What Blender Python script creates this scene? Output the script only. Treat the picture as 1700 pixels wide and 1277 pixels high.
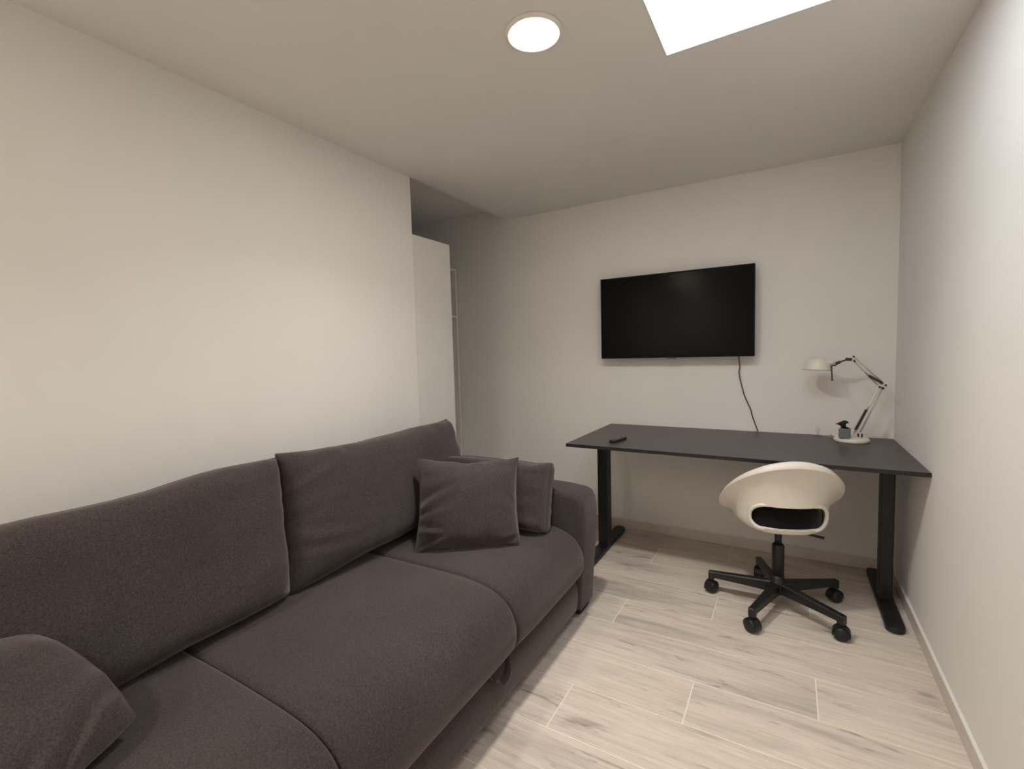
import bpy, bmesh, math, random
from mathutils import Vector, Matrix, noise
PI = math.pi
R = math.radians
random.seed(7)
for o in list(bpy.data.objects):
    bpy.data.objects.remove(o)
scene = bpy.context.scene
COL = scene.collection

# ------------------------------------------------------------------ camera
YAW, PITCH, ROLL, FPX, EYE = 0.5348, 0.0679, -0.0278, 777.0, 1.283
fw = Vector((-math.sin(YAW) * math.cos(PITCH), math.cos(YAW) * math.cos(PITCH), -math.sin(PITCH)))
rt = Vector((math.cos(YAW), math.sin(YAW), 0))
up = rt.cross(fw)
rt2 = math.cos(ROLL) * rt + math.sin(ROLL) * up
up2 = -math.sin(ROLL) * rt + math.cos(ROLL) * up
cam_data = bpy.data.cameras.new('camera')
cam_data.sensor_fit = 'HORIZONTAL'
cam_data.sensor_width = 36.0
cam_data.lens = 36.0 * FPX / 1700.0
cam_data.clip_start = 0.02
cam = bpy.data.objects.new('camera', cam_data)
COL.objects.link(cam)
m = Matrix((rt2, up2, -fw)).transposed().to_4x4()
m.translation = Vector((0, 0, EYE))
cam.matrix_world = m
scene.camera = cam

# ------------------------------------------------------------------ light and exposure
PANEL_STRENGTH = 7.6
LAMP_STRENGTH = 135.0
LAMP_WATTS = 7.5
world = bpy.data.worlds.new('dim_surroundings')
scene.world = world
world.use_nodes = True
bg = world.node_tree.nodes['Background']
bg.inputs['Color'].default_value = (0.05, 0.05, 0.05, 1)
bg.inputs['Strength'].default_value = 1.0
scene.view_settings.view_transform = 'Standard'
scene.view_settings.look = 'None'
scene.view_settings.gamma = 1.0
scene.view_settings.use_curve_mapping = False
scene.view_settings.exposure = 0.0

# room dimensions (metres)
XL, XR, YT, YB, H, HR = -1.9315, 0.5008, 3.2435, -2.40, 2.328, 2.412
YEND = 2.146            # where the left wall stops
XREC = -3.00            # back of the niche
SKX0, SKX1, SKY0, SKY1 = -0.386, 0.214, 1.20, 1.80     # light panel

# ------------------------------------------------------------------ materials
def srgb(r, g, b):
    f = lambda c: c / 12.92 if c <= 0.04045 else ((c + 0.055) / 1.055) ** 2.4
    return (f(r / 255), f(g / 255), f(b / 255), 1)

class NT:
    def __init__(s, name):
        s.m = bpy.data.materials.new(name)
        s.m.use_nodes = True
        s.t = s.m.node_tree
        s.p = s.t.nodes['Principled BSDF']
        s.out = s.t.nodes['Material Output']
    def n(s, typ, **kw):
        nd = s.t.nodes.new(typ)
        for k, v in kw.items():
            setattr(nd, k, v)
        return nd
    def l(s, a, b):
        s.t.links.new(a, b)
    def noise(s, vec, scale, detail=4, rough=0.55, dist=0.0):
        nd = s.n('ShaderNodeTexNoise')
        nd.inputs['Scale'].default_value = scale
        nd.inputs['Detail'].default_value = detail
        nd.inputs['Roughness'].default_value = rough
        nd.inputs['Distortion'].default_value = dist
        if vec is not None:
            s.l(vec, nd.inputs['Vector'])
        return nd.outputs['Fac']
    def ramp(s, fac, stops):
        nd = s.n('ShaderNodeValToRGB')
        e = nd.color_ramp.elements
        while len(e) < len(stops):
            e.new(0.5)
        for i, (p, c) in enumerate(stops):
            e[i].position = p
            e[i].color = c
        s.l(fac, nd.inputs['Fac'])
        return nd.outputs['Color']
    def mix(s, fac, a, b, mode='MIX'):
        nd = s.n('ShaderNodeMix', data_type='RGBA', blend_type=mode)
        for sock, v in ((nd.inputs['Factor'], fac), (nd.inputs[6], a), (nd.inputs[7], b)):
            if hasattr(v, 'links'):
                s.l(v, sock)
            else:
                sock.default_value = v
        return nd.outputs[2]
    def bump(s, h, strength, dist=0.001):
        nd = s.n('ShaderNodeBump')
        nd.inputs['Strength'].default_value = strength
        nd.inputs['Distance'].default_value = dist
        s.l(h, nd.inputs['Height'])
        s.l(nd.outputs['Normal'], s.p.inputs['Normal'])
    def coords(s, which='Object'):
        return s.n('ShaderNodeTexCoord').outputs[which]

def plain(name, col, rough=0.5, metal=0.0, var=0.06, scale=60, spec=0.5, bump=0.05):
    t = NT(name)
    v = t.coords()
    f = t.noise(v, scale, 3)
    d = tuple(c * (1 - var) for c in col[:3]) + (1,)
    b = tuple(min(1, c * (1 + var)) for c in col[:3]) + (1,)
    t.l(t.ramp(f, [(0.3, d), (0.7, b)]), t.p.inputs['Base Color'])
    t.p.inputs['Roughness'].default_value = rough
    t.p.inputs['Metallic'].default_value = metal
    t.p.inputs['Specular IOR Level'].default_value = spec
    if bump:
        t.bump(f, bump)
    return t.m

def paint(name, col):
    t = NT(name)
    v = t.coords()
    f = t.noise(v, 2.2, 3)
    d = tuple(c * 0.97 for c in col[:3]) + (1,)
    t.l(t.ramp(f, [(0.35, d), (0.65, col)]), t.p.inputs['Base Color'])
    t.p.inputs['Roughness'].default_value = 0.75
    t.p.inputs['Specular IOR Level'].default_value = 0.25
    t.bump(t.noise(v, 260, 3), 0.10, 0.0006)
    return t.m

def fabric(name, col):
    t = NT(name)
    v = t.coords()
    mp = t.n('ShaderNodeMapping')
    t.l(v, mp.inputs['Vector'])
    a = t.noise(mp.outputs['Vector'], 3.0, 3)
    b = t.noise(mp.outputs['Vector'], 230, 3, 0.75)
    d = tuple(c * 0.86 for c in col[:3]) + (1,)
    l_ = tuple(c * 1.12 for c in col[:3]) + (1,)
    c1 = t.ramp(a, [(0.3, d), (0.7, l_)])
    g = t.ramp(b, [(0.3, (0.55, 0.55, 0.55, 1)), (0.7, (1.45, 1.45, 1.45, 1))])
    t.l(t.mix(1.0, c1, g, 'MULTIPLY'), t.p.inputs['Base Color'])
    t.p.inputs['Roughness'].default_value = 0.95
    t.p.inputs['Specular IOR Level'].default_value = 0.12
    t.p.inputs['Sheen Weight'].default_value = 0.36
    t.p.inputs['Sheen Roughness'].default_value = 0.45
    t.p.inputs['Sheen Tint'].default_value = (0.85, 0.74, 0.72, 1)
    c = t.noise(mp.outputs['Vector'], 300, 2, 0.6)
    t.bump(c, 0.35, 0.0012)
    return t.m

def plank_mat(name):
    t = NT(name)
    v = t.coords()
    oi = t.n('ShaderNodeObjectInfo')
    mul = t.n('ShaderNodeVectorMath', operation='MULTIPLY')
    comb = t.n('ShaderNodeCombineXYZ')
    for i in range(3):
        t.l(oi.outputs['Random'], comb.inputs[i])
    t.l(comb.outputs[0], mul.inputs[0])
    mul.inputs[1].default_value = (37.0, 19.0, 53.0)
    add = t.n('ShaderNodeVectorMath', operation='ADD')
    t.l(v, add.inputs[0])
    t.l(mul.outputs[0], add.inputs[1])
    def stretched(sx, sy):
        mp = t.n('ShaderNodeMapping')
        mp.inputs['Scale'].default_value = (sx, sy, 1)
        t.l(add.outputs[0], mp.inputs['Vector'])
        return mp.outputs['Vector']
    broad = t.noise(stretched(1.3, 8.0), 1.0, 4, 0.55, 0.6)
    grain = t.noise(stretched(5.0, 90.0), 1.0, 4, 0.6, 0.4)
    fleck = t.noise(stretched(6.0, 34.0), 1.0, 3, 0.5, 0.7)
    base = t.ramp(broad, [(0.30, srgb(186, 176, 166)), (0.45, srgb(219, 206, 193)), (0.60, srgb(228, 215, 201)), (0.74, srgb(202, 191, 179))])
    g = t.ramp(grain, [(0.3, (0.84, 0.84, 0.84, 1)), (0.65, (1.05, 1.05, 1.05, 1))])
    c = t.mix(1.0, base, g, 'MULTIPLY')
    fl = t.ramp(fleck, [(0.60, (0, 0, 0, 1)), (0.72, (1, 1, 1, 1))])
    fl2 = t.mix(1.0, fl, t.ramp(broad, [(0.44, (1, 1, 1, 1)), (0.56, (0.15, 0.15, 0.15, 1))]), 'MULTIPLY')
    sc = t.n('ShaderNodeMath', operation='MULTIPLY')
    t.l(fl2, sc.inputs[0])
    sc.inputs[1].default_value = 0.7
    c = t.mix(sc.outputs[0], c, srgb(118, 110, 104))
    t.l(c, t.p.inputs['Base Color'])
    t.p.inputs['Roughness'].default_value = 0.5
    t.p.inputs['Specular IOR Level'].default_value = 0.35
    t.bump(grain, 0.12, 0.0008)
    return t.m

def emit(name, col, strength):
    t = NT(name)
    t.p.inputs['Base Color'].default_value = (0.8, 0.8, 0.8, 1)
    t.p.inputs['Emission Color'].default_value = col
    t.p.inputs['Emission Strength'].default_value = strength
    return t.m

M = {}
M['wall'] = paint('wall_paint', srgb(239, 236, 231))
M['ceil'] = paint('ceiling_paint', srgb(239, 236, 231))
M['plank'] = plank_mat('wood_look_tile')
M['grout'] = plain('tile_grout', srgb(250, 238, 226), 0.9, var=0.04, bump=0.1)
M['skirt'] = plain('skirting_tile', srgb(214, 206, 196), 0.5, var=0.05, scale=12)
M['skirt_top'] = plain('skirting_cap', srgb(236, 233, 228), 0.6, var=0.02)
M['sofa'] = fabric('charcoal_sofa_fabric', srgb(67, 61, 60))
M['sofa_dark'] = plain('dark_sofa_lining', srgb(40, 38, 38), 0.9)
M['seam'] = plain('sofa_piping', srgb(70, 66, 65), 0.9)
M['white_cab'] = plain('white_melamine', srgb(228, 226, 220), 0.45, var=0.015, scale=8, bump=0)
M['desk'] = plain('black_desk_laminate', srgb(73, 66, 66), 0.4, var=0.07, scale=240, bump=0.12)
M['desk_edge'] = plain('black_edge_band', srgb(24, 23, 23), 0.5)
M['black_metal'] = plain('black_powder_coat', srgb(26, 26, 28), 0.5, var=0.08, scale=300)
M['black_plastic'] = plain('black_plastic', srgb(24, 25, 27), 0.45, var=0.05, scale=200)
M['black_pad'] = fabric('black_seat_fabric', srgb(20, 20, 21))
M['white_plastic'] = plain('white_polypropylene', srgb(232, 226, 214), 0.42, var=0.015, scale=30, bump=0.02)
M['lamp_white'] = plain('white_lamp_enamel', srgb(228, 222, 210), 0.4, var=0.015)
M['lamp_rod'] = plain('brushed_lamp_rod', srgb(196, 190, 178), 0.4, 0.3, var=0.04)
M['lamp_dark'] = plain('dark_lamp_fittings', srgb(67, 61, 60), 0.45, 0.3)
M['spring'] = plain('spring_steel', srgb(92, 82, 78), 0.4, 0.5)
M['tv_body'] = plain('tv_black_plastic', srgb(12, 12, 13), 0.5, spec=0.2)
M['screen'] = plain('tv_screen_black', srgb(10, 10, 10), 0.16, var=0.01, bump=0, spec=0.10)
M['tv_edge'] = plain('tv_bezel', srgb(8, 8, 9), 0.6, spec=0.15)
M['logo'] = plain('tv_logo_grey', srgb(70, 70, 72), 0.4, 0.5)
M['cord'] = plain('dark_cord_rubber', srgb(84, 74, 68), 0.6)
M['white_cord'] = plain('white_cord', srgb(205, 202, 196), 0.6)
M['remote_btn'] = plain('remote_buttons', srgb(120, 118, 116), 0.5)
M['grey_box'] = plain('grey_ridged_plastic', srgb(122, 126, 130), 0.6, var=0.06)
M['black_fig'] = plain('black_matte_figure', srgb(14, 14, 14), 0.7)
M['lamp_trim'] = plain('downlight_trim_white', srgb(235, 230, 222), 0.5, var=0.01)
M['diffuser'] = emit('warm_led_diffuser', (1.0, 0.89, 0.75, 1), LAMP_STRENGTH)
M['panel'] = emit('white_light_panel', (0.85, 0.93, 1.0, 1), PANEL_STRENGTH)

# ------------------------------------------------------------------ helpers
def link(name, me, mat, parent=None, smooth=False):
    o = bpy.data.objects.new(name, me)
    COL.objects.link(o)
    if mat is not None and not me.materials:
        me.materials.append(mat)
    if parent is not None:
        o.parent = parent
    if smooth:
        for p in me.polygons:
            p.use_smooth = True
    return o

def from_bm(name, bm, mat, parent=None, smooth=False):
    me = bpy.data.meshes.new(name)
    bmesh.ops.recalc_face_normals(bm, faces=bm.faces[:])
    bm.to_mesh(me)
    bm.free()
    return link(name, me, mat, parent, smooth)

def from_data(name, vs, fs, mat, parent=None, smooth=False):
    bm = bmesh.new()
    v = [bm.verts.new(p) for p in vs]
    for f in fs:
        try:
            bm.faces.new([v[i] for i in f])
        except ValueError:
            pass
    return from_bm(name, bm, mat, parent, smooth)

def add_box(bm, x0, x1, y0, y1, z0, z1, bev=0.0, seg=2):
    r = bmesh.ops.create_cube(bm, size=1.0, matrix=Matrix.Translation(((x0 + x1) / 2, (y0 + y1) / 2, (z0 + z1) / 2)) @ Matrix.Diagonal((x1 - x0, y1 - y0, z1 - z0, 1)))
    if bev:
        es = list({e for v in r['verts'] for e in v.link_edges})
        bmesh.ops.bevel(bm, geom=es, offset=bev, segments=seg, affect='EDGES', profile=0.5)
    return bm

def box(name, x0, x1, y0, y1, z0, z1, mat, parent=None, bev=0.0, seg=2, smooth=False):
    return from_bm(name, add_box(bmesh.new(), x0, x1, y0, y1, z0, z1, bev, seg), mat, parent, smooth)

def smooth_path(pts, n=8):
    pts = [Vector(p) for p in pts]
    out = []
    for i in range(len(pts) - 1):
        p0 = pts[max(i - 1, 0)]; p1 = pts[i]; p2 = pts[i + 1]; p3 = pts[min(i + 2, len(pts) - 1)]
        for k in range(n):
            t = k / n
            out.append(0.5 * ((2 * p1) + (p2 - p0) * t + (2 * p0 - 5 * p1 + 4 * p2 - p3) * t * t + (3 * p1 - p0 - 3 * p2 + p3) * t ** 3))
    out.append(pts[-1])
    return out

def add_tube(bm, pts, r, seg=10, closed=False):
    pts = [Vector(p) for p in pts]
    n = len(pts)
    rad = r if isinstance(r, (list, tuple)) else [r] * n
    rings = []
    prev = None
    for i in range(n):
        if closed:
            d = pts[(i + 1) % n] - pts[i - 1]
        else:
            d = pts[min(i + 1, n - 1)] - pts[max(i - 1, 0)]
        d.normalize()
        if prev is None:
            a = d.orthogonal().normalized()
        else:
            a = prev - d * prev.dot(d)
            a.normalize()
        prev = a
        b = d.cross(a)
        rings.append([bm.verts.new(pts[i] + rad[i] * (math.cos(2 * PI * k / seg) * a + math.sin(2 * PI * k / seg) * b)) for k in range(seg)])
    for i in range(n if closed else n - 1):
        A, B = rings[i], rings[(i + 1) % n]
        for k in range(seg):
            bm.faces.new((A[k], A[(k + 1) % seg], B[(k + 1) % seg], B[k]))
    if not closed:
        bm.faces.new(rings[0])
        bm.faces.new(rings[-1])
    return bm

def tube(name, pts, r, mat, parent=None, seg=10, closed=False):
    return from_bm(name, add_tube(bmesh.new(), pts, r, seg, closed), mat, parent, True)

def add_lathe(bm, prof, seg=40, mtx=Matrix()):
    rings = []
    for (r, z) in prof:
        if r < 1e-6:
            rings.append([bm.verts.new(mtx @ Vector((0, 0, z)))])
        else:
            rings.append([bm.verts.new(mtx @ Vector((r * math.cos(2 * PI * k / seg), r * math.sin(2 * PI * k / seg), z))) for k in range(seg)])
    for A, B in zip(rings, rings[1:]):
        for k in range(seg):
            k2 = (k + 1) % seg
            if len(A) == 1 and len(B) == 1:
                continue
            if len(A) == 1:
                bm.faces.new((A[0], B[k2], B[k]))
            elif len(B) == 1:
                bm.faces.new((A[k], A[k2], B[0]))
            else:
                bm.faces.new((A[k], A[k2], B[k2], B[k]))
    return bm

def lathe(name, prof, mat, parent=None, seg=40, mtx=Matrix()):
    return from_bm(name, add_lathe(bmesh.new(), prof, seg, mtx), mat, parent, True)

def add_prism(bm, poly, axis, a, b, bev=0.0, seg=2):
    def P(u, v, w):
        return {'x': (w, u, v), 'y': (u, w, v), 'z': (u, v, w)}[axis]
    A = [bm.verts.new(P(u, v, a)) for u, v in poly]
    B = [bm.verts.new(P(u, v, b)) for u, v in poly]
    n = len(poly)
    fa = bm.faces.new(A)
    fb = bm.faces.new(B)
    for i in range(n):
        bm.faces.new((A[i], A[(i + 1) % n], B[(i + 1) % n], B[i]))
    bmesh.ops.recalc_face_normals(bm, faces=bm.faces[:])
    if bev:
        es = list(set(fa.edges) | set(fb.edges))
        bmesh.ops.bevel(bm, geom=es, offset=bev, segments=seg, affect='EDGES', profile=0.5)
    return bm

def prism(name, poly, axis, a, b, mat, parent=None, bev=0.0, seg=2, smooth=False):
    return from_bm(name, add_prism(bmesh.new(), poly, axis, a, b, bev, seg), mat, parent, smooth)

def rrect(hx, hy, r, n=6, cx=0, cy=0):
    out = []
    for (sx, sy, a0) in ((1, 1, 0), (-1, 1, 90), (-1, -1, 180), (1, -1, 270)):
        for k in range(n + 1):
            a = R(a0 + 90 * k / n)
            out.append((cx + sx * (hx - r) + r * math.cos(a), cy + sy * (hy - r) + r * math.sin(a)))
    return out

def empty(name, loc=(0, 0, 0), rz=0.0):
    o = bpy.data.objects.new(name, None)
    o.empty_display_size = 0.1
    COL.objects.link(o)
    o.location = loc
    o.rotation_euler = (0, 0, rz)
    return o

def tag(o, label, cat, group=None):
    o['label'] = label
    o['category'] = cat
    if group:
        o['group'] = group
    return o

def structure(o):
    o['kind'] = 'structure'
    return o

def fin(o, ang=40):
    """smooth shading with sharp edges kept"""
    me = o.data
    for p in me.polygons:
        p.use_smooth = True
    me.set_sharp_from_angle(angle=R(ang))
    return o

# ------------------------------------------------------------------ room shell
fl = structure(box('floor', XREC - 0.1, XR + 0.1, YB - 0.1, YT + 0.1, -0.10, -0.0015, M['grout']))
PW, PLN, GR = 0.2348, 1.2045, 0.0042
row_y0 = 2.7617                         # a joint line between two rows
offs = {0: -0.703, 1: 0.101, 2: -0.301}
plank_cache = {}
def plank_mesh(l, w):
    k = (round(l, 3), round(w, 3))
    if k not in plank_cache:
        bm = bmesh.new()
        add_box(bm, -l / 2, l / 2, -w / 2, w / 2, -0.0014, 0.0, 0.0006, 1)
        me = bpy.data.meshes.new('plank')
        bm.to_mesh(me)
        bm.free()
        me.materials.append(M['plank'])
        plank_cache[k] = me
    return plank_cache[k]
for i in range(-3, 24):                 # row i lies between y0-i*PW and y0-(i-1)*PW
    ylo, yhi = row_y0 - i * PW, row_y0 - (i - 1) * PW
    ylo, yhi = max(ylo, YB), min(yhi, YT)
    if yhi - ylo < 0.02:
        continue
    off = offs[i % 3]
    for k in range(-3, 3):
        xa, xb = off + k * PLN, off + (k + 1) * PLN
        lim = XREC if ylo > YEND - 0.05 else XL - 0.02
        xa, xb = max(xa, lim), min(xb, XR)
        if xb - xa < 0.02:
            continue
        o = bpy.data.objects.new('plank', plank_mesh(xb - xa - GR, yhi - ylo - GR))
        COL.objects.link(o)
        o.location = ((xa + xb) / 2, (ylo + yhi) / 2, 0)
        o.parent = fl

structure(box('wall_left', XREC - 0.1, XL, YB - 0.1, YEND, -0.001, HR, M['wall']))
structure(box('wall_niche', XREC - 0.1, XREC, YEND, YT + 0.1, -0.001, HR, M['wall']))
structure(box('wall_far', XREC - 0.1, XR + 0.1, YT, YT + 0.1, -0.001, HR + 0.02, M['wall']))
structure(box('wall_right', XR, XR + 0.1, YB - 0.1, YT, -0.001, HR, M['wall']))
structure(box('wall_rear', XL, XR, YB - 0.1, YB, -0.001, HR, M['wall']))
bm = bmesh.new()
CX0, CX1, CY0, CY1, CT = XL, XR, YB, YT, 0.09
add_box(bm, CX0, SKX0, CY0, CY1, H, H + CT)
add_box(bm, SKX1, CX1, CY0, CY1, H, H + CT)
add_box(bm, SKX0, SKX1, CY0, SKY0, H, H + CT)
add_box(bm, SKX0, SKX1, SKY1, CY1, H, H + CT)
bmesh.ops.remove_doubles(bm, verts=bm.verts[:], dist=1e-5)
structure(from_bm('ceiling', bm, M['ceil']))
structure(box('ceiling_niche', XREC - 0.1, XL + 0.05, YEND - 0.05, YT + 0.1, HR + 0.006, HR + 0.09, M['ceil']))

# square light panel set flush in the ceiling
pn = tag(empty('ceiling_light_panel', ((SKX0 + SKX1) / 2, (SKY0 + SKY1) / 2, H)), 'large bright white rectangular light panel set in the ceiling', 'light panel')
hx, hy = (SKX1 - SKX0) / 2, (SKY1 - SKY0) / 2
box('light_diffuser', -hx, hx, -hy, hy, 0.001, 0.012, M['panel'], pn)
box('panel_housing', -hx, hx, -hy, hy, 0.012, 0.06, M['lamp_trim'], pn)
bm = bmesh.new()
for (a0, a1, b0, b1) in ((-hx - 0.004, -hx, -hy - 0.004, hy + 0.004), (hx, hx + 0.004, -hy - 0.004, hy + 0.004), (-hx, hx, -hy - 0.004, -hy), (-hx, hx, hy, hy + 0.004)):
    add_box(bm, a0, a1, b0, b1, -0.0015, 0.0)
from_bm('frame', bm, M['lamp_trim'], pn)

# skirting tiles with a pale cap
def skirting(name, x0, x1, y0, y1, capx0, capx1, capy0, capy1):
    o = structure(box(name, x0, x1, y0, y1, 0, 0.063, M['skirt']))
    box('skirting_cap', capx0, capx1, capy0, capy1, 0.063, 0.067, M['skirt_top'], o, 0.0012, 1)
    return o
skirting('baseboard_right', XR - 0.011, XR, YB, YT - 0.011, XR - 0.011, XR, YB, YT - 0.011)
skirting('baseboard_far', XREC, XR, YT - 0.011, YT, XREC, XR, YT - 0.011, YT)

# ------------------------------------------------------------------ round ceiling light
def ceiling_light(x, y, label):
    lp = tag(empty('ceiling_light', (x, y, H)), label, 'ceiling light', 'round ceiling lights')
    lathe('trim_ring', [(0.079, -0.002), (0.080, -0.010), (0.088, -0.0105), (0.0945, -0.006), (0.096, 0.0), (0.079, 0.0)], M['lamp_trim'], lp, 64)
    lathe('diffuser', [(0.0, -0.0085), (0.05, -0.0085), (0.079, -0.007), (0.0795, -0.001), (0.0, -0.001)], M['diffuser'], lp, 64)
    ld = bpy.data.lights.new('lamp_beam', 'AREA')
    ld.shape = 'DISK'
    ld.size = 0.14
    ld.energy = LAMP_WATTS
    ld.spread = R(130)
    ld.color = (1.0, 0.96, 0.93)
    lo = bpy.data.objects.new('lamp_beam', ld)
    COL.objects.link(lo)
    lo.parent = lp
    lo.location = (0, 0, -0.0095)
ceiling_light(-0.731, 1.436, 'round glowing warm ceiling light set flush in the ceiling above the sofa front')
ceiling_light(-1.35, -0.95, 'added round warm fill light on the ceiling, unseen behind the viewer')  # unseen fill light, added to lift the brightness of the room
ceiling_light(-1.35, -1.95, 'added round warm fill light on the ceiling, unseen, closest to the rear wall')  # second added fill light, further back and also out of view

# ------------------------------------------------------------------ sofa
SY0, SY1 = -0.25, 2.20
ARM = 0.195
sofa = tag(empty('sofa', (-1.37, 0.98, 0)), 'long charcoal grey fabric sofa bed along the left wall', 'sofa')
def sp(o):
    o.parent = sofa
    o.matrix_parent_inverse = Matrix.Translation(-sofa.location)
    return o
arm_prof = [(-1.925, 0.035), (-0.848, 0.035), (-0.843, 0.12), (-0.836, 0.22), (-0.824, 0.34), (-0.819, 0.44), (-0.820, 0.52), (-0.826, 0.562), (-0.842, 0.590), (-0.872, 0.604), (-0.96, 0.612), (-1.4, 0.622), (-1.925, 0.628)]
def arm(y0, y1):
    bm = add_prism(bmesh.new(), arm_prof, 'y', y0, y1, 0.026, 5)
    return sp(fin(from_bm('arm', bm, M['sofa']), 50))
arm(SY1 - ARM, SY1)
arm(SY0, SY0 + ARM)
for (x, y) in ((-0.90, SY1 - 0.1), (-1.85, SY1 - 0.1), (-0.90, SY0 + 0.1), (-1.85, SY0 + 0.1)):
    sp(box('foot', x - 0.04, x + 0.04, y - 0.06, y + 0.06, 0, 0.04, M['sofa_dark'], None, 0.006))
IY0, IY1 = SY0 + ARM + 0.002, SY1 - ARM - 0.002
sp(fin(box('back_frame', -1.925, -1.74, IY0, IY1, 0.035, 0.66, M['sofa'], None, 0.03, 4)))
sp(fin(box('base_box', -1.74, -0.90, IY0, IY1, 0.045, 0.20, M['sofa_dark'], None, 0.01, 2)))
# rounded drawer front under the seat
fp = [(-0.93, 0.040), (-0.868, 0.038), (-0.856, 0.050), (-0.850, 0.085), (-0.848, 0.120), (-0.850, 0.155), (-0.857, 0.188), (-0.872, 0.202), (-0.93, 0.204)]
sp(fin(prism('drawer_front', fp, 'y', IY0 + 0.004, IY1 - 0.004, M['sofa'], None, 0.012, 3), 50))
# fabric pull tab hanging in the gap
tabp = smooth_path([(-0.846, 1.235, 0.213), (-0.828, 1.247, 0.176), (-0.822, 1.285, 0.152), (-0.826, 1.330, 0.168), (-0.846, 1.350, 0.213)], 6)
bm = bmesh.new()
prev = None
for p in tabp:
    a = bm.verts.new((p.x + 0.004, p.y, p.z)); b = bm.verts.new((p.x - 0.022, p.y, p.z + 0.008))
    c = bm.verts.new((p.x + 0.002, p.y, p.z + 0.006)); d = bm.verts.new((p.x - 0.022, p.y, p.z + 0.014))
    if prev:
        bm.faces.new((prev[0], a, b, prev[1])); bm.faces.new((prev[2], c, d, prev[3])); bm.faces.new((prev[0], a, c, prev[2])); bm.faces.new((prev[1], b, d, prev[3]))
    prev = (a, b, c, d)
sp(from_bm('pull_tab', bm, M['sofa'], None, True))

seat_ctrl = [(-1.72, 0.22), (-1.73, 0.33), (-1.715, 0.415), (-1.62, 0.438), (-1.40, 0.446), (-1.15, 0.449), (-1.02, 0.446), (-0.935, 0.434), (-0.872, 0.408), (-0.834, 0.365), (-0.816, 0.305), (-0.822, 0.250), (-0.845, 0.218), (-0.90, 0.206), (-1.2, 0.206), (-1.55, 0.206)]
def closed_spline(ctrl, n):
    out = []
    N = len(ctrl)
    for i in range(N):
        p0, p1, p2, p3 = [Vector((*ctrl[(i + k) % N], 0)) for k in (-1, 0, 1, 2)]
        for k in range(n):
            t = k / n
            out.append(0.5 * ((2 * p1) + (p2 - p0) * t + (2 * p0 - 5 * p1 + 4 * p2 - p3) * t * t + (3 * p1 - p0 - 3 * p2 + p3) * t ** 3))
    return out
SP = closed_spline(seat_ctrl, 5)
NSP = len(SP)
SN = []
for i in range(NSP):
    d = (SP[(i + 1) % NSP] - SP[i - 1]).normalized()
    SN.append(Vector((d.y, -d.x, 0)))
cen = sum(SP, Vector()) / NSP
if sum(SN[i].dot(SP[i] - cen) for i in range(NSP)) < 0:
    SN = [-n for n in SN]
def seat_section(y0, y1):
    ys = []
    rr = 0.016
    for k in range(7):
        a = k / 6 * PI / 2
        ys.append((y0 + rr * (1 - math.sin(a)), rr * (1 - math.cos(PI / 2 - (PI / 2 - a))) if False else rr * (1 - math.cos(a))))
    ys = sorted(ys)
    ins = lambda t: rr * (1 - math.sqrt(max(0, 1 - (1 - min(1, t / rr)) ** 2)))
    N = 26
    tt = [0, 0.0006, 0.002, 0.005, 0.010, rr] + [rr + (y1 - y0 - 2 * rr) * k / N for k in range(1, N)]
    tt = tt + [y1 - y0 - t for t in [rr, 0.010, 0.005, 0.002, 0.0006, 0]]
    vs, fs = [], []
    for t in tt:
        e = min(t, y1 - y0 - t)
        d = ins(e)
        puff = 0.010 * (1 - ((t / (y1 - y0)) * 2 - 1) ** 4)
        for i in range(NSP):
            p = SP[i]
            w = max(0.0, SN[i].y) * 0.8 + max(0.0, SN[i].x) * 0.5
            nz = noise.noise(Vector((p.x * 3.1, (y0 + t) * 3.1, p.y * 3))) * 0.004
            q = p + SN[i] * (-d + (puff + nz) * w)
            vs.append((q.x, y0 + t, q.y))
    n = len(tt)
    for a in range(n - 1):
        for i in range(NSP):
            j = (i + 1) % NSP
            fs.append((a * NSP + i, a * NSP + j, (a + 1) * NSP + j, (a + 1) * NSP + i))
    fs.append(tuple(range(NSP)))
    fs.append(tuple((n - 1) * NSP + i for i in range(NSP)))
    return sp(fin(from_data('seat_cushion', vs, fs, M['sofa']), 60))
SEAMS = [IY0 + 0.001, 0.635, 1.372, IY1 - 0.001]
for a, b in zip(SEAMS, SEAMS[1:]):
    seat_section(a, b)

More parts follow.
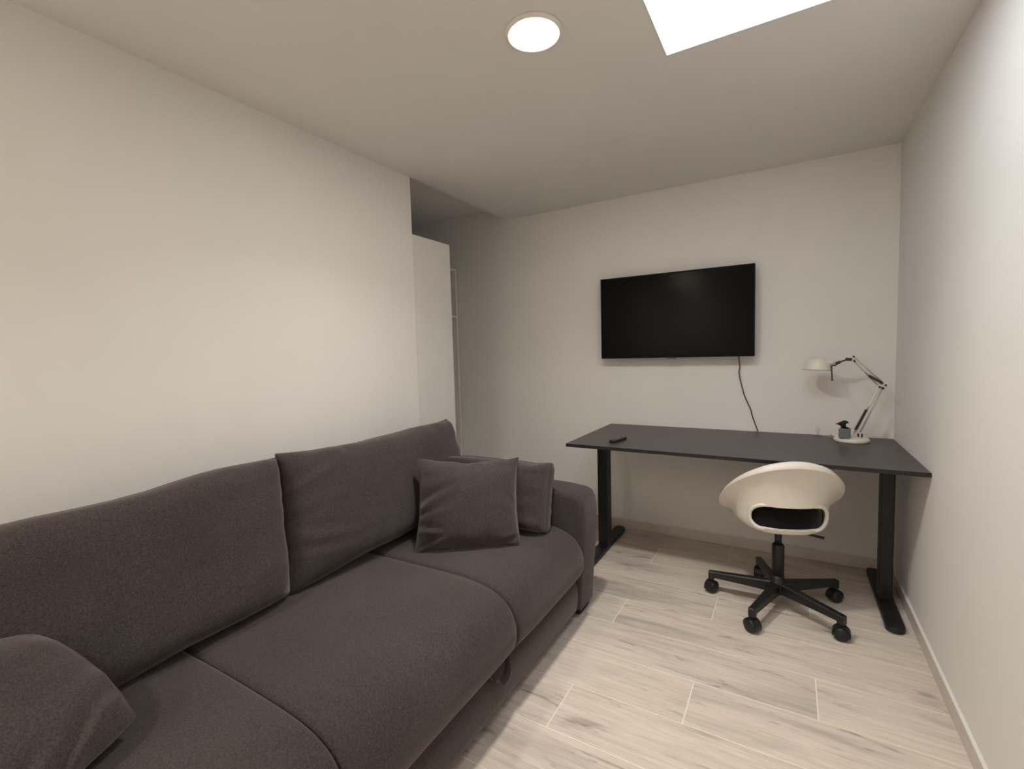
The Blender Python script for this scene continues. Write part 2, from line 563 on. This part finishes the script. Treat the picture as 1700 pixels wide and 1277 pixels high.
# loose cushions -----------------------------------------------------
def cushion(name, a, b, T, mtx, pe=4, pq=0.5, ear=0.05, wr=0.012, seed=0.0, n=44, dent=0.0, asym=1.0, piping=True, gather=5.0, folds=(), earL=None, rc=0.0, skew=0):
    """a knife-edge cushion: half width a (local x), half height b (local y), half thickness T (local z)"""
    us = [math.sin(PI / 2 * (2 * k / n - 1)) for k in range(n + 1)]
    idx = {}
    vs, fs = [], []
    def P(u, v, s):
        eu = ear if (u > 0 or earL is None) else earL
        x = a * u * (1 - eu * u * u * (1 - v * v))
        y = b * v * (1 - ear * 1.2 * v * v * (1 - u * u))
        x *= math.sqrt(1 - rc * v * v / 2)
        if skew:
            x += (-0.018 + 0.052 * v) * max(0.0, skew * u) ** 2
        y *= math.sqrt(1 - rc * u * u / 2)
        e = max(0.0, (1 - abs(u) ** pe)) * max(0.0, (1 - abs(v) ** pe))
        h = T * e ** pq
        gu = math.exp(-(1 - abs(u)) / 0.30)
        gv = math.exp(-(1 - abs(v)) / 0.30)
        k = noise.noise(Vector((u * 1.3 + seed, v * gather, seed + s))) * gu + noise.noise(Vector((u * gather * a / b, v * 1.3 + seed, seed * 2 + s))) * gv
        k += 0.35 * noise.noise(Vector((u * 1.8 + seed, v * 1.8, 3 + seed + s)))
        h2 = h + wr * k * min(1.0, h / (0.45 * T))
        if s > 0:
            for (u0, v0, u1, v1, wd, dp) in folds:
                du, dv = u1 - u0, v1 - v0
                L2 = du * du + dv * dv
                t = ((u - u0) * du + (v - v0) * dv) / L2
                if -0.2 < t < 1.2:
                    d = ((u - u0) * dv - (v - v0) * du) / math.sqrt(L2)
                    tp_ = max(0.0, 1 - abs(t - 0.4) / 0.75) ** 0.7
                    h2 += dp * tp_ * (-math.exp(-(d / wd) ** 2) + 0.75 * math.exp(-((d - 1.9 * wd) / (1.3 * wd)) ** 2)) * min(1.0, h / (0.3 * T))
        if s < 0:
            h2 *= asym
        if dent:
            h2 -= dent * max(0.0, v) ** 2 * (1 - u * u) * (h / T)
        sag = 0.010 * noise.noise(Vector((u * 2.5 + seed * 3, 7.7 * v, 1.1))) * (abs(v) ** 6) * 1.0
        return Vector((x, y + sag * (1 if abs(v) > 0.9 else 0), s * h2))
    for s in (1, -1):
        for j, v in enumerate(us):
            for i, u in enumerate(us):
                edge = i in (0, n) or j in (0, n)
                if s == -1 and edge:
                    idx[(s, i, j)] = idx[(1, i, j)]
                    continue
                idx[(s, i, j)] = len(vs)
                vs.append(P(u, v, s))
        for j in range(n):
            for i in range(n):
                q = (idx[(s, i, j)], idx[(s, i + 1, j)], idx[(s, i + 1, j + 1)], idx[(s, i, j + 1)])
                fs.append(q if s == 1 else q[::-1])
    o = from_data(name, vs, fs, M['sofa'], None, True)
    if piping:
        path = [vs[idx[(1, i, 0)]] for i in range(0, n, 2)] + [vs[idx[(1, n, j)]] for j in range(0, n, 2)] + [vs[idx[(1, i, n)]] for i in range(n, 0, -2)] + [vs[idx[(1, 0, j)]] for j in range(n, 0, -2)]
        tube('piping', path, 0.0034, M['seam'], o, 6, True)
    o.matrix_world = mtx
    return o

def frame(center, xdir, ydir):
    x = Vector(xdir).normalized()
    y = Vector(ydir)
    y = (y - x * y.dot(x)).normalized()
    z = x.cross(y)
    mm = Matrix((x, y, z)).transposed().to_4x4()
    mm.translation = Vector(center)
    return mm

lean = R(20)
# local x -> +Y (along the sofa), local y -> up, local z -> +X (towards the room)
up_ = (-math.sin(lean), 0, math.cos(lean))
bc1 = cushion('back_cushion', 0.545, 0.245, 0.120, frame((-1.598, 0.477, 0.664), (0, 1, 0.035), up_), pe=7, pq=0.40, ear=0.012, wr=0.010, seed=1.3, skew=1, folds=((0.97, 0.3, 0.8, 0.1, 0.05, 0.006), (0.95, -0.5, 0.75, -0.62, 0.05, 0.006)))
tag(bc1, 'wide charcoal sofa back cushion at the near end, against the left wall', 'cushion', 'charcoal back cushions')
bc2 = cushion('back_cushion', 0.535, 0.250, 0.125, frame((-1.598, 1.558, 0.683), (0, 1, 0), up_), pe=5, pq=0.42, ear=0.075, earL=0.012, wr=0.014, seed=4.1, skew=-1, folds=((-0.97, 0.50, -0.62, 0.80, 0.045, 0.012), (-0.97, -0.15, -0.60, -0.42, 0.05, 0.012), (-0.95, -0.45, -0.62, -0.62, 0.045, 0.010), (-0.55, 0.97, -0.42, 0.62, 0.04, 0.008)))
tag(bc2, 'charcoal sofa back cushion with a pointed corner, behind the small square pillow', 'cushion', 'charcoal back cushions')
lean2 = R(12)
sc1 = cushion('side_cushion', 0.320, 0.155, 0.098, frame((-1.268, 1.905, 0.608), (-1, 0, 0), (0, math.sin(lean2), math.cos(lean2))), pe=12, pq=0.33, ear=0.02, wr=0.010, seed=8.2)
tag(sc1, 'thick charcoal cushion propped against the far sofa arm', 'cushion')
tp = cushion('throw_pillow', 0.228, 0.200, 0.100, frame((-1.213, 1.642, 0.620), (0.80, 0.59, -0.035), (-0.24, 0.33, 0.92)), pe=2.8, pq=0.60, ear=0.075, wr=0.020, seed=5.9, gather=4.2, folds=((-0.97, 0.05, -0.30, 0.40, 0.06, 0.017), (-0.97, -0.22, -0.42, -0.05, 0.05, 0.014), (-0.93, -0.45, -0.45, -0.55, 0.05, 0.015), (-0.90, -0.88, -0.45, -0.66, 0.05, 0.014), (0.95, -0.10, 0.72, 0.18, 0.045, 0.009), (0.95, -0.72, 0.62, -0.88, 0.05, 0.012), (0.30, 0.97, 0.10, 0.70, 0.05, 0.006)))
tag(tp, 'small square charcoal throw pillow standing near the far end of the sofa', 'pillow', 'charcoal throw pillows')
tp2 = cushion('throw_pillow', 0.248, 0.190, 0.078, frame((-1.306, 0.152, 0.572), (-0.316, 0.946, 0.078), (-0.785, -0.306, 0.539)), pe=2.6, pq=0.55, ear=0.0, rc=0.42, wr=0.010, seed=2.7, folds=((0.15, -0.97, 0.72, -0.58, 0.06, 0.016), (-0.30, -0.95, 0.30, -0.60, 0.07, 0.012)))
tag(tp2, 'plump charcoal pillow at the near end of the sofa, in the bottom-left corner', 'pillow', 'charcoal throw pillows')

# ------------------------------------------------------------------ wardrobe and open shelf in the niche
wd = tag(empty('wardrobe', (-2.185, 2.335, 0)), 'tall plain white wardrobe beside the end of the left wall', 'wardrobe')
def loc_box(name, par, x0, x1, y0, y1, z0, z1, mat, bev=0.0015):
    L = par.location
    return box(name, x0 - L.x, x1 - L.x, y0 - L.y, y1 - L.y, z0 - L.z, z1 - L.z, mat, par, bev, 1)
WX0, WX1, WY0, WY1, WZ = -2.428, XL - 0.004, YEND + 0.004, 2.508, 2.003
loc_box('side_panel', wd, WX1 - 0.018, WX1, WY0, WY1, 0, WZ, M['white_cab'])
loc_box('side_panel', wd, WX0, WX0 + 0.018, WY0, WY1, 0, WZ, M['white_cab'])
loc_box('top_panel', wd, WX0 + 0.018, WX1 - 0.018, WY0, WY1, WZ - 0.018, WZ, M['white_cab'])
loc_box('bottom_panel', wd, WX0 + 0.018, WX1 - 0.018, WY0, WY1, 0.06, 0.078, M['white_cab'])
loc_box('back_panel', wd, WX0 + 0.018, WX1 - 0.018, WY0, WY0 + 0.006, 0.078, WZ - 0.018, M['white_cab'])
loc_box('door', wd, WX0 + 0.02, WX1 - 0.02, WY1 - 0.018, WY1 - 0.002, 0.08, WZ - 0.02, M['white_cab'])
sh = tag(empty('shelf_unit', (-2.60, 2.88, 0)), 'narrow white open shelf unit in the niche behind the wardrobe', 'shelf')
HX0, HX1, HY0, HY1 = -2.97, -2.43, 2.53, YT - 0.014
loc_box('side_panel', sh, HX0, HX1, HY1 - 0.018, HY1, 0, 2.0, M['white_cab'])
loc_box('side_panel', sh, HX0, HX1, HY0, HY0 + 0.018, 0, 2.0, M['white_cab'])
for z in (0.06, 0.40, 1.59, 1.982):
    loc_box('shelf_board', sh, HX0, HX1, HY0 + 0.018, HY1 - 0.018, z, z + 0.018, M['white_cab'])
loc_box('back_panel', sh, HX0 - 0.006, HX0, HY0, HY1, 0, 2.0, M['white_cab'])

# ------------------------------------------------------------------ desk
DX0, DX1, DY0, DY1, DZ = -1.0986, 0.4985, 2.4407, YT - 0.004, 0.754
desk = tag(empty('desk', (-0.30, 2.84, 0)), 'long black desk with two T-shaped legs under the television', 'desk')
top = loc_box('tabletop', desk, DX0, DX1, DY0, DY1, DZ - 0.0185, DZ, M['desk'], 0.0012)
top.data.materials.append(M['desk_edge'])
for p in top.data.polygons:
    if abs(p.normal.z) < 0.9:
        p.material_index = 1
def desk_leg(x0, x1):
    L = desk.location
    xc = (x0 + x1) / 2 - L.x
    yc = 2.855 - L.y
    hw = (x1 - x0) / 2
    lg = prism('leg', rrect(hw, 0.040, 0.006, 3, xc, yc), 'z', 0.028, DZ - 0.05, M['black_metal'], desk)
    prism('foot', rrect(0.036, 0.325, 0.034, 8, xc, yc + 0.01), 'z', 0.004, 0.030, M['black_metal'], lg, 0.004, 2)
    prism('bracket', rrect(0.026, 0.20, 0.004, 2, xc, yc), 'z', DZ - 0.05, DZ - 0.0185, M['black_metal'], lg)
    for dy in (-0.28, 0.30):
        lathe('glide', [(0, 0), (0.014, 0), (0.015, 0.004), (0, 0.004)], M['black_plastic'], lg, 16, Matrix.Translation((xc, yc + 0.01 + dy, 0)))
desk_leg(-1.050, -0.985)
desk_leg(0.393, 0.447)
L = desk.location
for y in (2.80, 2.91):
    loc_box('crossbar', desk, -0.985, 0.393, y - 0.015, y + 0.015, DZ - 0.048, DZ - 0.0195, M['black_metal'])

# ------------------------------------------------------------------ office chair
CHX, CHY = -0.035, 2.568
chair = tag(empty('office_chair', (CHX, CHY, 0), R(19)), 'white plastic swivel chair with black five-star base at the desk', 'chair')
# base: five arms, world angles 36, 108, 180, 252, 324 deg
hub = lathe('hub', [(0, 0.072), (0.036, 0.072), (0.040, 0.080), (0.040, 0.118), (0.034, 0.135), (0.029, 0.142), (0.027, 0.16), (0, 0.16)], M['black_plastic'], chair, 32)
arm_bm = bmesh.new()
sec = [(0.030, 0.0225, 0.078, 0.128), (0.16, 0.0185, 0.082, 0.120), (0.306, 0.0150, 0.083, 0.112)]
rings = []
for (x, w, z0, z1) in sec:
    rings.append([arm_bm.verts.new((x, sx * w * k, z)) for sx, k, z in ((-1, 1, z0), (1, 1, z0), (1, 0.92, z1 - 0.004), (1, 0.75, z1), (-1, 0.75, z1), (-1, 0.92, z1 - 0.004))])
for A, B in zip(rings, rings[1:]):
    for k in range(6):
        arm_bm.faces.new((A[k], A[(k + 1) % 6], B[(k + 1) % 6], B[k]))
arm_bm.faces.new(rings[0]); arm_bm.faces.new(rings[-1])
add_box(arm_bm, 0.288, 0.316, -0.015, 0.015, 0.070, 0.1115, 0.003, 1)
arm0 = from_bm('base_arm', arm_bm, M['black_plastic'], chair)
# caster: two wheels, a hood and a stem
cas_bm = bmesh.new()
RX = Matrix.Rotation(R(90), 4, 'X')
wheel_prof = [(0, -0.011), (0.022, -0.011), (0.0285, -0.007), (0.030, 0.0), (0.0285, 0.007), (0.022, 0.011), (0, 0.011)]
whm = []
wbm = bmesh.new()
add_lathe(wbm, wheel_prof, 28, RX)
wheel_me = bpy.data.meshes.new('wheel'); bmesh.ops.recalc_face_normals(wbm, faces=wbm.faces[:]); wbm.to_mesh(wheel_me); wbm.free()
wheel_me.materials.append(M['black_plastic'])
for p in wheel_me.polygons:
    p.use_smooth = True
hbm = bmesh.new()
n = 14
for s in range(n):
    pass
hp = [(0.0345 * math.cos(R(a)), 0.0345 * math.sin(R(a))) for a in range(-20, 201, 20)]
hin = [(0.0312 * math.cos(R(a)), 0.0312 * math.sin(R(a))) for a in range(200, -21, -20)]
add_prism(hbm, hp + hin, 'y', -0.019, 0.019, 0.0)
add_box(hbm, -0.012, 0.012, -0.003, 0.003, -0.006, 0.032, 0.001, 1)
add_lathe(hbm, [(0, 0.030), (0.009, 0.030), (0.009, 0.050), (0, 0.050)], 16)
hood_me = bpy.data.meshes.new('caster_hood'); bmesh.ops.recalc_face_normals(hbm, faces=hbm.faces[:]); hbm.to_mesh(hood_me); hbm.free()
hood_me.materials.append(M['black_plastic'])
cast_rot = [R(20), R(70), R(40), R(-55), R(-25)]
for k in range(5):
    a = R(36 + 72 * k) - R(19)
    if k == 0:
        o = arm0
    else:
        o = bpy.data.objects.new('base_arm', arm0.data)
        COL.objects.link(o)
        o.parent = chair
    o.rotation_euler = (0, 0, a)
    h = bpy.data.objects.new('caster', hood_me)
    COL.objects.link(h)
    h.parent = chair
    h.location = (0.302 * math.cos(a), 0.302 * math.sin(a), 0.0305)
    h.rotation_euler = (0, 0, cast_rot[k])
    for sy in (-1, 1):
        w = bpy.data.objects.new('wheel', wheel_me)
        COL.objects.link(w)
        w.parent = h
        w.location = (0, sy * 0.0150, -0.0005)
col_ = lathe('column', [(0, 0.15), (0.0265, 0.15), (0.0265, 0.308), (0.022, 0.316), (0.0, 0.316)], M['black_metal'], chair, 32)
lathe('gas_spring', [(0, 0.315), (0.0155, 0.315), (0.0155, 0.40), (0, 0.40)], M['black_plastic'], chair, 24)
box('seat_mechanism', -0.06, 0.06, -0.05, 0.09, 0.393, 0.413, M['black_metal'], chair, 0.006, 2)
tube('lever', [(0.03, 0.0, 0.396), (0.095, -0.03, 0.388), (0.130, -0.050, 0.384), (0.172, -0.072, 0.381)], [0.005, 0.005, 0.006, 0.0065], M['black_plastic'], chair, 10)

# shell
def rim(th):
    # th = 0 at the back
    w = 0.262
    x = w * math.sin(th)
    y = -0.235 * math.cos(th) if math.cos(th) > 0 else -0.255 * math.cos(th)
    z = 0.545 + 0.197 * math.cos(th)
    return x, y, 0.437 + math.log1p(math.exp((z - 0.437) * 60)) / 60
def floor_pt(th):
    x = 0.150 * math.copysign(abs(math.sin(th)) ** 0.8, math.sin(th))
    y = -0.150 * math.copysign(abs(math.cos(th)) ** 0.8, math.cos(th))
    return x, y, 0.418
def shell_pt(th, t):
    """t 0 = seat floor edge, 1 = rim"""
    bx, by, bz = floor_pt(th)
    rx, ry, rz = rim(th)
    g = 0.34 * math.sin(min(t / 0.25, 1) * PI / 2) + 0.16 * t + 0.50 * t ** 4.5
    hh = (1 - math.cos(min(t / 0.25, 1) * PI / 2)) * 0.10 + 0.90 * t ** 1.15
    return Vector((bx + (rx - bx) * g, by + (ry - by) * g, bz + (rz - bz) * hh))
NT_, NS = 96, 26
vs, fs = [Vector((0, 0, 0.412))], []
ringsI = []
for f_ in (0.35, 0.7):
    ringsI.append([len(vs) + k for k in range(NT_)])
    for k in range(NT_):
        p = Vector(floor_pt(2 * PI * k / NT_))
        vs.append(Vector((p.x * f_, p.y * f_, 0.412 + 0.006 * f_ ** 3)))
for s in range(NS + 1):
    ringsI.append([len(vs) + k for k in range(NT_)])
    for k in range(NT_):
        vs.append(shell_pt(2 * PI * k / NT_, s / NS))
# rolled rim: lip rises and turns inwards
for (inw, dz) in ((-0.005, 0.004), (-0.005, 0.010), (0.004, 0.024), (0.014, 0.031), (0.022, 0.031)):
    ringsI.append([len(vs) + k for k in range(NT_)])
    for k in range(NT_):
        p = shell_pt(2 * PI * k / NT_, 1.0)
        hxy = Vector((p.x, p.y, 0)).normalized()
        sc_ = 0.45 + 0.55 * max(0.0, 0.5 + 0.5 * math.cos(2 * PI * k / NT_))
        vs.append(p - hxy * inw * sc_ + Vector((0, 0, dz * sc_)))
for k in range(NT_):
    fs.append((0, ringsI[0][(k + 1) % NT_], ringsI[0][k]))
for A, B in zip(ringsI, ringsI[1:]):
    for k in range(NT_):
        fs.append((A[k], A[(k + 1) % NT_], B[(k + 1) % NT_], B[k]))
shell = from_data('seat_shell', vs, fs, M['white_plastic'])
HZ0, HZ1, HHX = 0.442, 0.552, 0.158
cut = prism('cutter', rrect(HHX, (HZ1 - HZ0) / 2, 0.050, 10, 0.0, (HZ0 + HZ1) / 2), 'y', -0.40, -0.05, None)
md = shell.modifiers.new('s', 'SOLIDIFY'); md.thickness = 0.007; md.offset = -1
md2 = shell.modifiers.new('b', 'BOOLEAN'); md2.object = cut; md2.operation = 'DIFFERENCE'; md2.solver = 'EXACT'
bpy.context.view_layer.update()
dg = bpy.context.evaluated_depsgraph_get()
me = bpy.data.meshes.new_from_object(shell.evaluated_get(dg))
shell.modifiers.clear()
shell.data = me
bpy.data.objects.remove(cut)
if not me.materials:
    me.materials.append(M['white_plastic'])
fin(shell, 45)
shell.parent = chair
# lip around the opening, following the shell
samples = [shell_pt(R(a / 2), t / 120) for a in range(-180, 181) for t in range(0, 121)]
lip = []
for (x, z) in rrect(HHX + 0.004, (HZ1 - HZ0) / 2 + 0.004, 0.054, 10, 0.0, (HZ0 + HZ1) / 2):
    best = min(samples, key=lambda p: (p.x - x) ** 2 + (p.z - z) ** 2)
    lip.append(Vector((x, best.y - 0.002, z)))
N_ = len(lip)
for _ in range(14):
    lip = [Vector((lip[i].x, (lip[i - 1].y + lip[i].y * 2 + lip[(i + 1) % N_].y) / 4, lip[i].z)) for i in range(N_)]
tube('opening_lip', lip, 0.0085, M['white_plastic'], chair, 10, True)
# seat pad
pv, pf = [], []
NP = 56
prof = [(0.0, 0.424), (0.6, 0.424), (0.92, 0.428), (0.99, 0.445), (1.0, 0.475), (0.985, 0.515), (0.93, 0.535), (0.8, 0.545), (0.5, 0.552), (0.0, 0.554)]
for (f_, z) in prof:
    for k in range(NP):
        a = 2 * PI * k / NP
        pv.append(Vector((0.166 * f_ * math.copysign(abs(math.sin(a)) ** 0.6, math.sin(a)), 0.01 - 0.155 * f_ * math.copysign(abs(math.cos(a)) ** 0.6, math.cos(a)), z)))
for s in range(len(prof) - 1):
    for k in range(NP):
        pf.append((s * NP + k, s * NP + (k + 1) % NP, (s + 1) * NP + (k + 1) % NP, (s + 1) * NP + k))
pb = bmesh.new()
bvs = [pb.verts.new(p) for p in pv]
for f_ in pf:
    pb.faces.new([bvs[i] for i in f_])
bmesh.ops.remove_doubles(pb, verts=pb.verts[:], dist=1e-5)
from_bm('seat_pad', pb, M['black_pad'], chair, True)

# ------------------------------------------------------------------ television
TX0, TX1, TZ0, TZ1, TYF = -1.1316, -0.1764, 1.2223, 1.7716, YT - 0.090
tv = tag(empty('television', ((TX0 + TX1) / 2, YT, TZ0)), 'large black flat television mounted on the far wall', 'television')
loc_box('housing', tv, TX0, TX1, TYF + 0.004, TYF + 0.030, TZ0, TZ1, M['tv_body'], 0.003)
loc_box('rear_bulge', tv, TX0 + 0.16, TX1 - 0.16, TYF + 0.030, TYF + 0.058, TZ0 + 0.03, TZ1 - 0.16, M['tv_body'], 0.008)
bm = bmesh.new()
Lv = tv.location
B_ = 0.009
for (a0, a1, c0, c1) in ((TX0, TX1, TZ0, TZ0 + 0.012), (TX0, TX1, TZ1 - B_, TZ1), (TX0, TX0 + B_, TZ0 + 0.012, TZ1 - B_), (TX1 - B_, TX1, TZ0 + 0.012, TZ1 - B_)):
    add_box(bm, a0 - Lv.x, a1 - Lv.x, TYF - Lv.y, TYF + 0.004 - Lv.y, c0 - Lv.z, c1 - Lv.z)
from_bm('bezel', bm, M['tv_edge'], tv)
loc_box('screen', tv, TX0 + B_, TX1 - B_, TYF + 0.0015, TYF + 0.004, TZ0 + 0.012, TZ1 - B_, M['screen'], 0)
xc = (TX0 + TX1) / 2 - 0.006
loc_box('logo_tab', tv, xc - 0.030, xc + 0.030, TYF - 0.001, TYF + 0.012, TZ0 - 0.006, TZ0 + 0.003, M['logo'], 0.001)
loc_box('wall_mount', tv, -0.78, -0.54, TYF + 0.058, YT - 0.001, 1.38, 1.60, M['black_metal'], 0.002)
cp = smooth_path([(-0.270, 3.190, 1.245), (-0.267, 3.215, 1.213), (-0.262, 3.225, 1.153), (-0.265, 3.230, 1.108), (-0.237, 3.232, 0.984), (-0.200, 3.234, 0.891), (-0.190, 3.235, 0.847), (-0.160, 3.2385, 0.757)], 8)
cable = tube('power_cable', cp, 0.0033, M['cord'], None, 8)
tag(cable, 'thin dark cable hanging from the television down to the desk', 'cable')

# ------------------------------------------------------------------ remote control
rc = tag(empty('remote_control', (-0.848, 2.622, DZ), R(-10)), 'small black remote control lying on the left end of the desk', 'remote')
prism('body', rrect(0.0195, 0.078, 0.010, 5), 'z', 0.0, 0.016, M['black_plastic'], rc, 0.003, 2)
for (x, y, w) in ((0, 0.062, 0.005), (-0.008, 0.04, 0.004), (0.008, 0.04, 0.004), (-0.008, -0.03, 0.0035), (0.008, -0.03, 0.0035)):
    lathe('button', [(w, 0.016), (w, 0.0185), (w * 0.7, 0.0192), (0, 0.0192)], M['remote_btn'], rc, 16, Matrix.Translation((x, y, 0)))
lathe('dial', [(0.011, 0.016), (0.011, 0.0185), (0.006, 0.0185), (0.005, 0.0178), (0, 0.0178)], M['remote_btn'], rc, 24, Matrix.Translation((0, 0.008, 0)))

# ------------------------------------------------------------------ desk lamp
LBX, LBY = 0.297, 3.085
lamp = tag(empty('desk_lamp', (LBX, LBY, DZ)), 'white jointed desk lamp with dome shade in the desk corner', 'desk lamp')
def W(x, y, z):
    return Vector((x - LBX, y - LBY, z - DZ))
lathe('base', [(0, 0), (0.078, 0), (0.081, 0.004), (0.081, 0.013), (0.076, 0.020), (0.062, 0.024), (0, 0.025)], M['lamp_white'], lamp, 48)
LYP = 3.085
def WP(x, z, dy=0.0):
    return W(x, LYP + dy, z)
# foot joint
fj = lathe('foot_joint', [(0, 0.024), (0.014, 0.024), (0.014, 0.034), (0.008, 0.040), (0.008, 0.050), (0, 0.050)], M['lamp_white'], lamp, 20, Matrix.Translation(WP(0.331, DZ)))
for dx in (-0.006, 0.010):
    tube('foot_screw', [WP(0.331 + dx, 0.782, -0.012), WP(0.331 + dx, 0.800, -0.012)], 0.0045, M['lamp_dark'], lamp, 10)
# lower arm: two parallel rods
tube('lower_arm', [WP(0.331, 0.795), WP(0.424, 1.046)], 0.0042, M['lamp_rod'], lamp, 10)
tube('lower_arm', [WP(0.316, 0.806), WP(0.409, 1.052)], 0.0036, M['lamp_white'], lamp, 10)
def spring(name, a, b, r, turns):
    a, b = Vector(a), Vector(b)
    d = (b - a); ln = d.length; d.normalize()
    p = d.orthogonal().normalized(); q = d.cross(p)
    pts = []
    for k in range(turns * 10 + 1):
        t = k / (turns * 10)
        an = 2 * PI * turns * t
        pts.append(a + d * ln * t + r * (math.cos(an) * p + math.sin(an) * q))
    bm = add_tube(bmesh.new(), pts, 0.0014, 5)
    add_tube(bm, [a, b], r * 0.72, 8)
    return from_bm(name, bm, M['spring'], lamp, True)
spring('spring', WP(0.312, 0.819, -0.008), WP(0.358, 0.930, -0.008), 0.0066, 22)
tube('spring_hook', [WP(0.306, 0.795, -0.004), WP(0.312, 0.819, -0.008)], 0.0016, M['lamp_dark'], lamp, 6)
tube('spring_hook', [WP(0.358, 0.930, -0.008), WP(0.376, 0.958, -0.004)], 0.0016, M['lamp_rod'], lamp, 6)
# elbow
prism('elbow_plate', [(WP(0.400, 0).x, 1.040 - DZ), (WP(0.432, 0).x, 1.036 - DZ), (WP(0.442, 0).x, 1.062 - DZ), (WP(0.424, 0).x, 1.078 - DZ), (WP(0.404, 0).x, 1.062 - DZ)], 'y', -0.005, 0.005, M['lamp_white'], lamp, 0.001, 1)
for (x, z, r) in ((0.424, 1.045, 0.0062), (0.411, 1.051, 0.005), (0.436, 1.060, 0.005), (0.298, 1.212, 0.005), (0.301, 1.188, 0.005)):
    tube('pivot_bolt', [WP(x, z, -0.014), WP(x, z, 0.012)], r, M['lamp_dark'], lamp, 12)
# upper arm
tube('upper_arm', [WP(0.436, 1.060), WP(0.298, 1.212)], 0.0036, M['lamp_rod'], lamp, 10)
tube('upper_arm', [WP(0.411, 1.051), WP(0.301, 1.188)], 0.0036, M['lamp_rod'], lamp, 10)
spring('spring', WP(0.364, 1.110, -0.008), WP(0.424, 1.069, -0.008), 0.0064, 16)
tube('spring_hook', [WP(0.364, 1.110, -0.008), WP(0.350, 1.126, -0.004)], 0.0016, M['lamp_dark'], lamp, 6)
prism('head_plate', [(WP(0.292, 0).x, 1.182 - DZ), (WP(0.308, 0).x, 1.184 - DZ), (WP(0.305, 0).x, 1.216 - DZ), (WP(0.290, 0).x, 1.218 - DZ)], 'y', -0.004, 0.004, M['lamp_white'], lamp, 0.001, 1)
tube('head_clamp', [WP(0.291, 1.196), WP(0.263, 1.198)], 0.0085, M['lamp_dark'], lamp, 12)
tube('head_rod', [WP(0.27, 1.196), WP(0.226, 1.178)], 0.0042, M['lamp_dark'], lamp, 10)
tube('head_clamp', [WP(0.240, 1.184), WP(0.219, 1.174)], 0.0082, M['lamp_dark'], lamp, 12)
tube('socket', [WP(0.214, 1.181), WP(0.175, 1.181)], [0.010, 0.017], M['lamp_white'], lamp, 16)
tube('switch_arm', [WP(0.222, 1.168, -0.01), WP(0.200, 1.163, -0.014)], 0.0042, M['lamp_dark'], lamp, 8)
tube('handle', [WP(0.200, 1.165, -0.014), WP(0.204, 1.092, -0.014), WP(0.2045, 1.083, -0.014)], [0.0036, 0.0036, 0.0055], M['lamp_dark'], lamp, 8)
# dome shade, opening downwards
SC = WP(0.134, 1.140)
tilt = Matrix.Translation(SC) @ Matrix.Rotation(R(3), 4, 'Y')
outer = [(0.0665, 0.0), (0.067, 0.010), (0.064, 0.014), (0.060, 0.030), (0.050, 0.048), (0.034, 0.062), (0.016, 0.069), (0.0, 0.071)]
inner = [(r - 0.0018 if r > 0.003 else 0, z - 0.0018) for r, z in outer[::-1]]
inner[-1] = (0.0648, 0.0)
lathe('shade', outer[::-1] and (outer + inner)[0:0] + [(r, z) for r, z in inner] + outer, M['lamp_white'], lamp, 48, tilt)
lathe('bulb', [(0, 0.006), (0.014, 0.010), (0.020, 0.022), (0.016, 0.036), (0.010, 0.046), (0.010, 0.062), (0, 0.062)], M['lamp_trim'], lamp, 20, tilt)
# cord with a small loop behind the base, and the plug-in switch
lp_ = [WP(0.225, 0.760, 0.06), W(0.190, 3.19, 0.758), W(0.158, 3.215, 0.760), W(0.147, 3.222, 0.775), W(0.139, 3.222, 0.790), W(0.150, 3.222, 0.800), W(0.158, 3.222, 0.788), W(0.150, 3.222, 0.770), W(0.140, 3.225, 0.757), W(0.10, 3.232, 0.757)]
tube('cord', smooth_path(lp_, 6), 0.0014, M['white_cord'], lamp, 6)
tube('cord_switch', [W(0.212, 3.16, 0.774), W(0.246, 3.13, 0.766)], [0.0085, 0.0085], M['lamp_white'], lamp, 10)

# ------------------------------------------------------------------ grey box with black figure on the lamp base
gb = tag(empty('desk_ornament', (0.262, 3.040, DZ + 0.0245), R(-12)), 'tiny grey ridged box topped by a black bird-shaped figure on the lamp base', 'ornament')
bm = bmesh.new()
add_box(bm, -0.024, 0.024, -0.024, 0.024, 0, 0.050, 0.002, 1)
for k in range(9):
    x = -0.020 + 0.005 * k
    add_box(bm, x - 0.0012, x + 0.0012, -0.0256, -0.0235, 0.002, 0.047)
from_bm('box', bm, M['grey_box'], gb)
# bird-like figure: outline with rounded thickness
out = [(-0.042, 0.071), (-0.036, 0.070), (-0.020, 0.071), (-0.016, 0.066), (-0.016, 0.052), (0.016, 0.050), (0.020, 0.055), (0.010, 0.056), (0.006, 0.060), (0.004, 0.070), (0.007, 0.079), (0.018, 0.080), (0.012, 0.088), (0.003, 0.093), (-0.008, 0.092), (-0.018, 0.085), (-0.030, 0.078)]
prism('figure', out, 'y', -0.011, 0.011, M['black_fig'], gb, 0.004, 2, True)
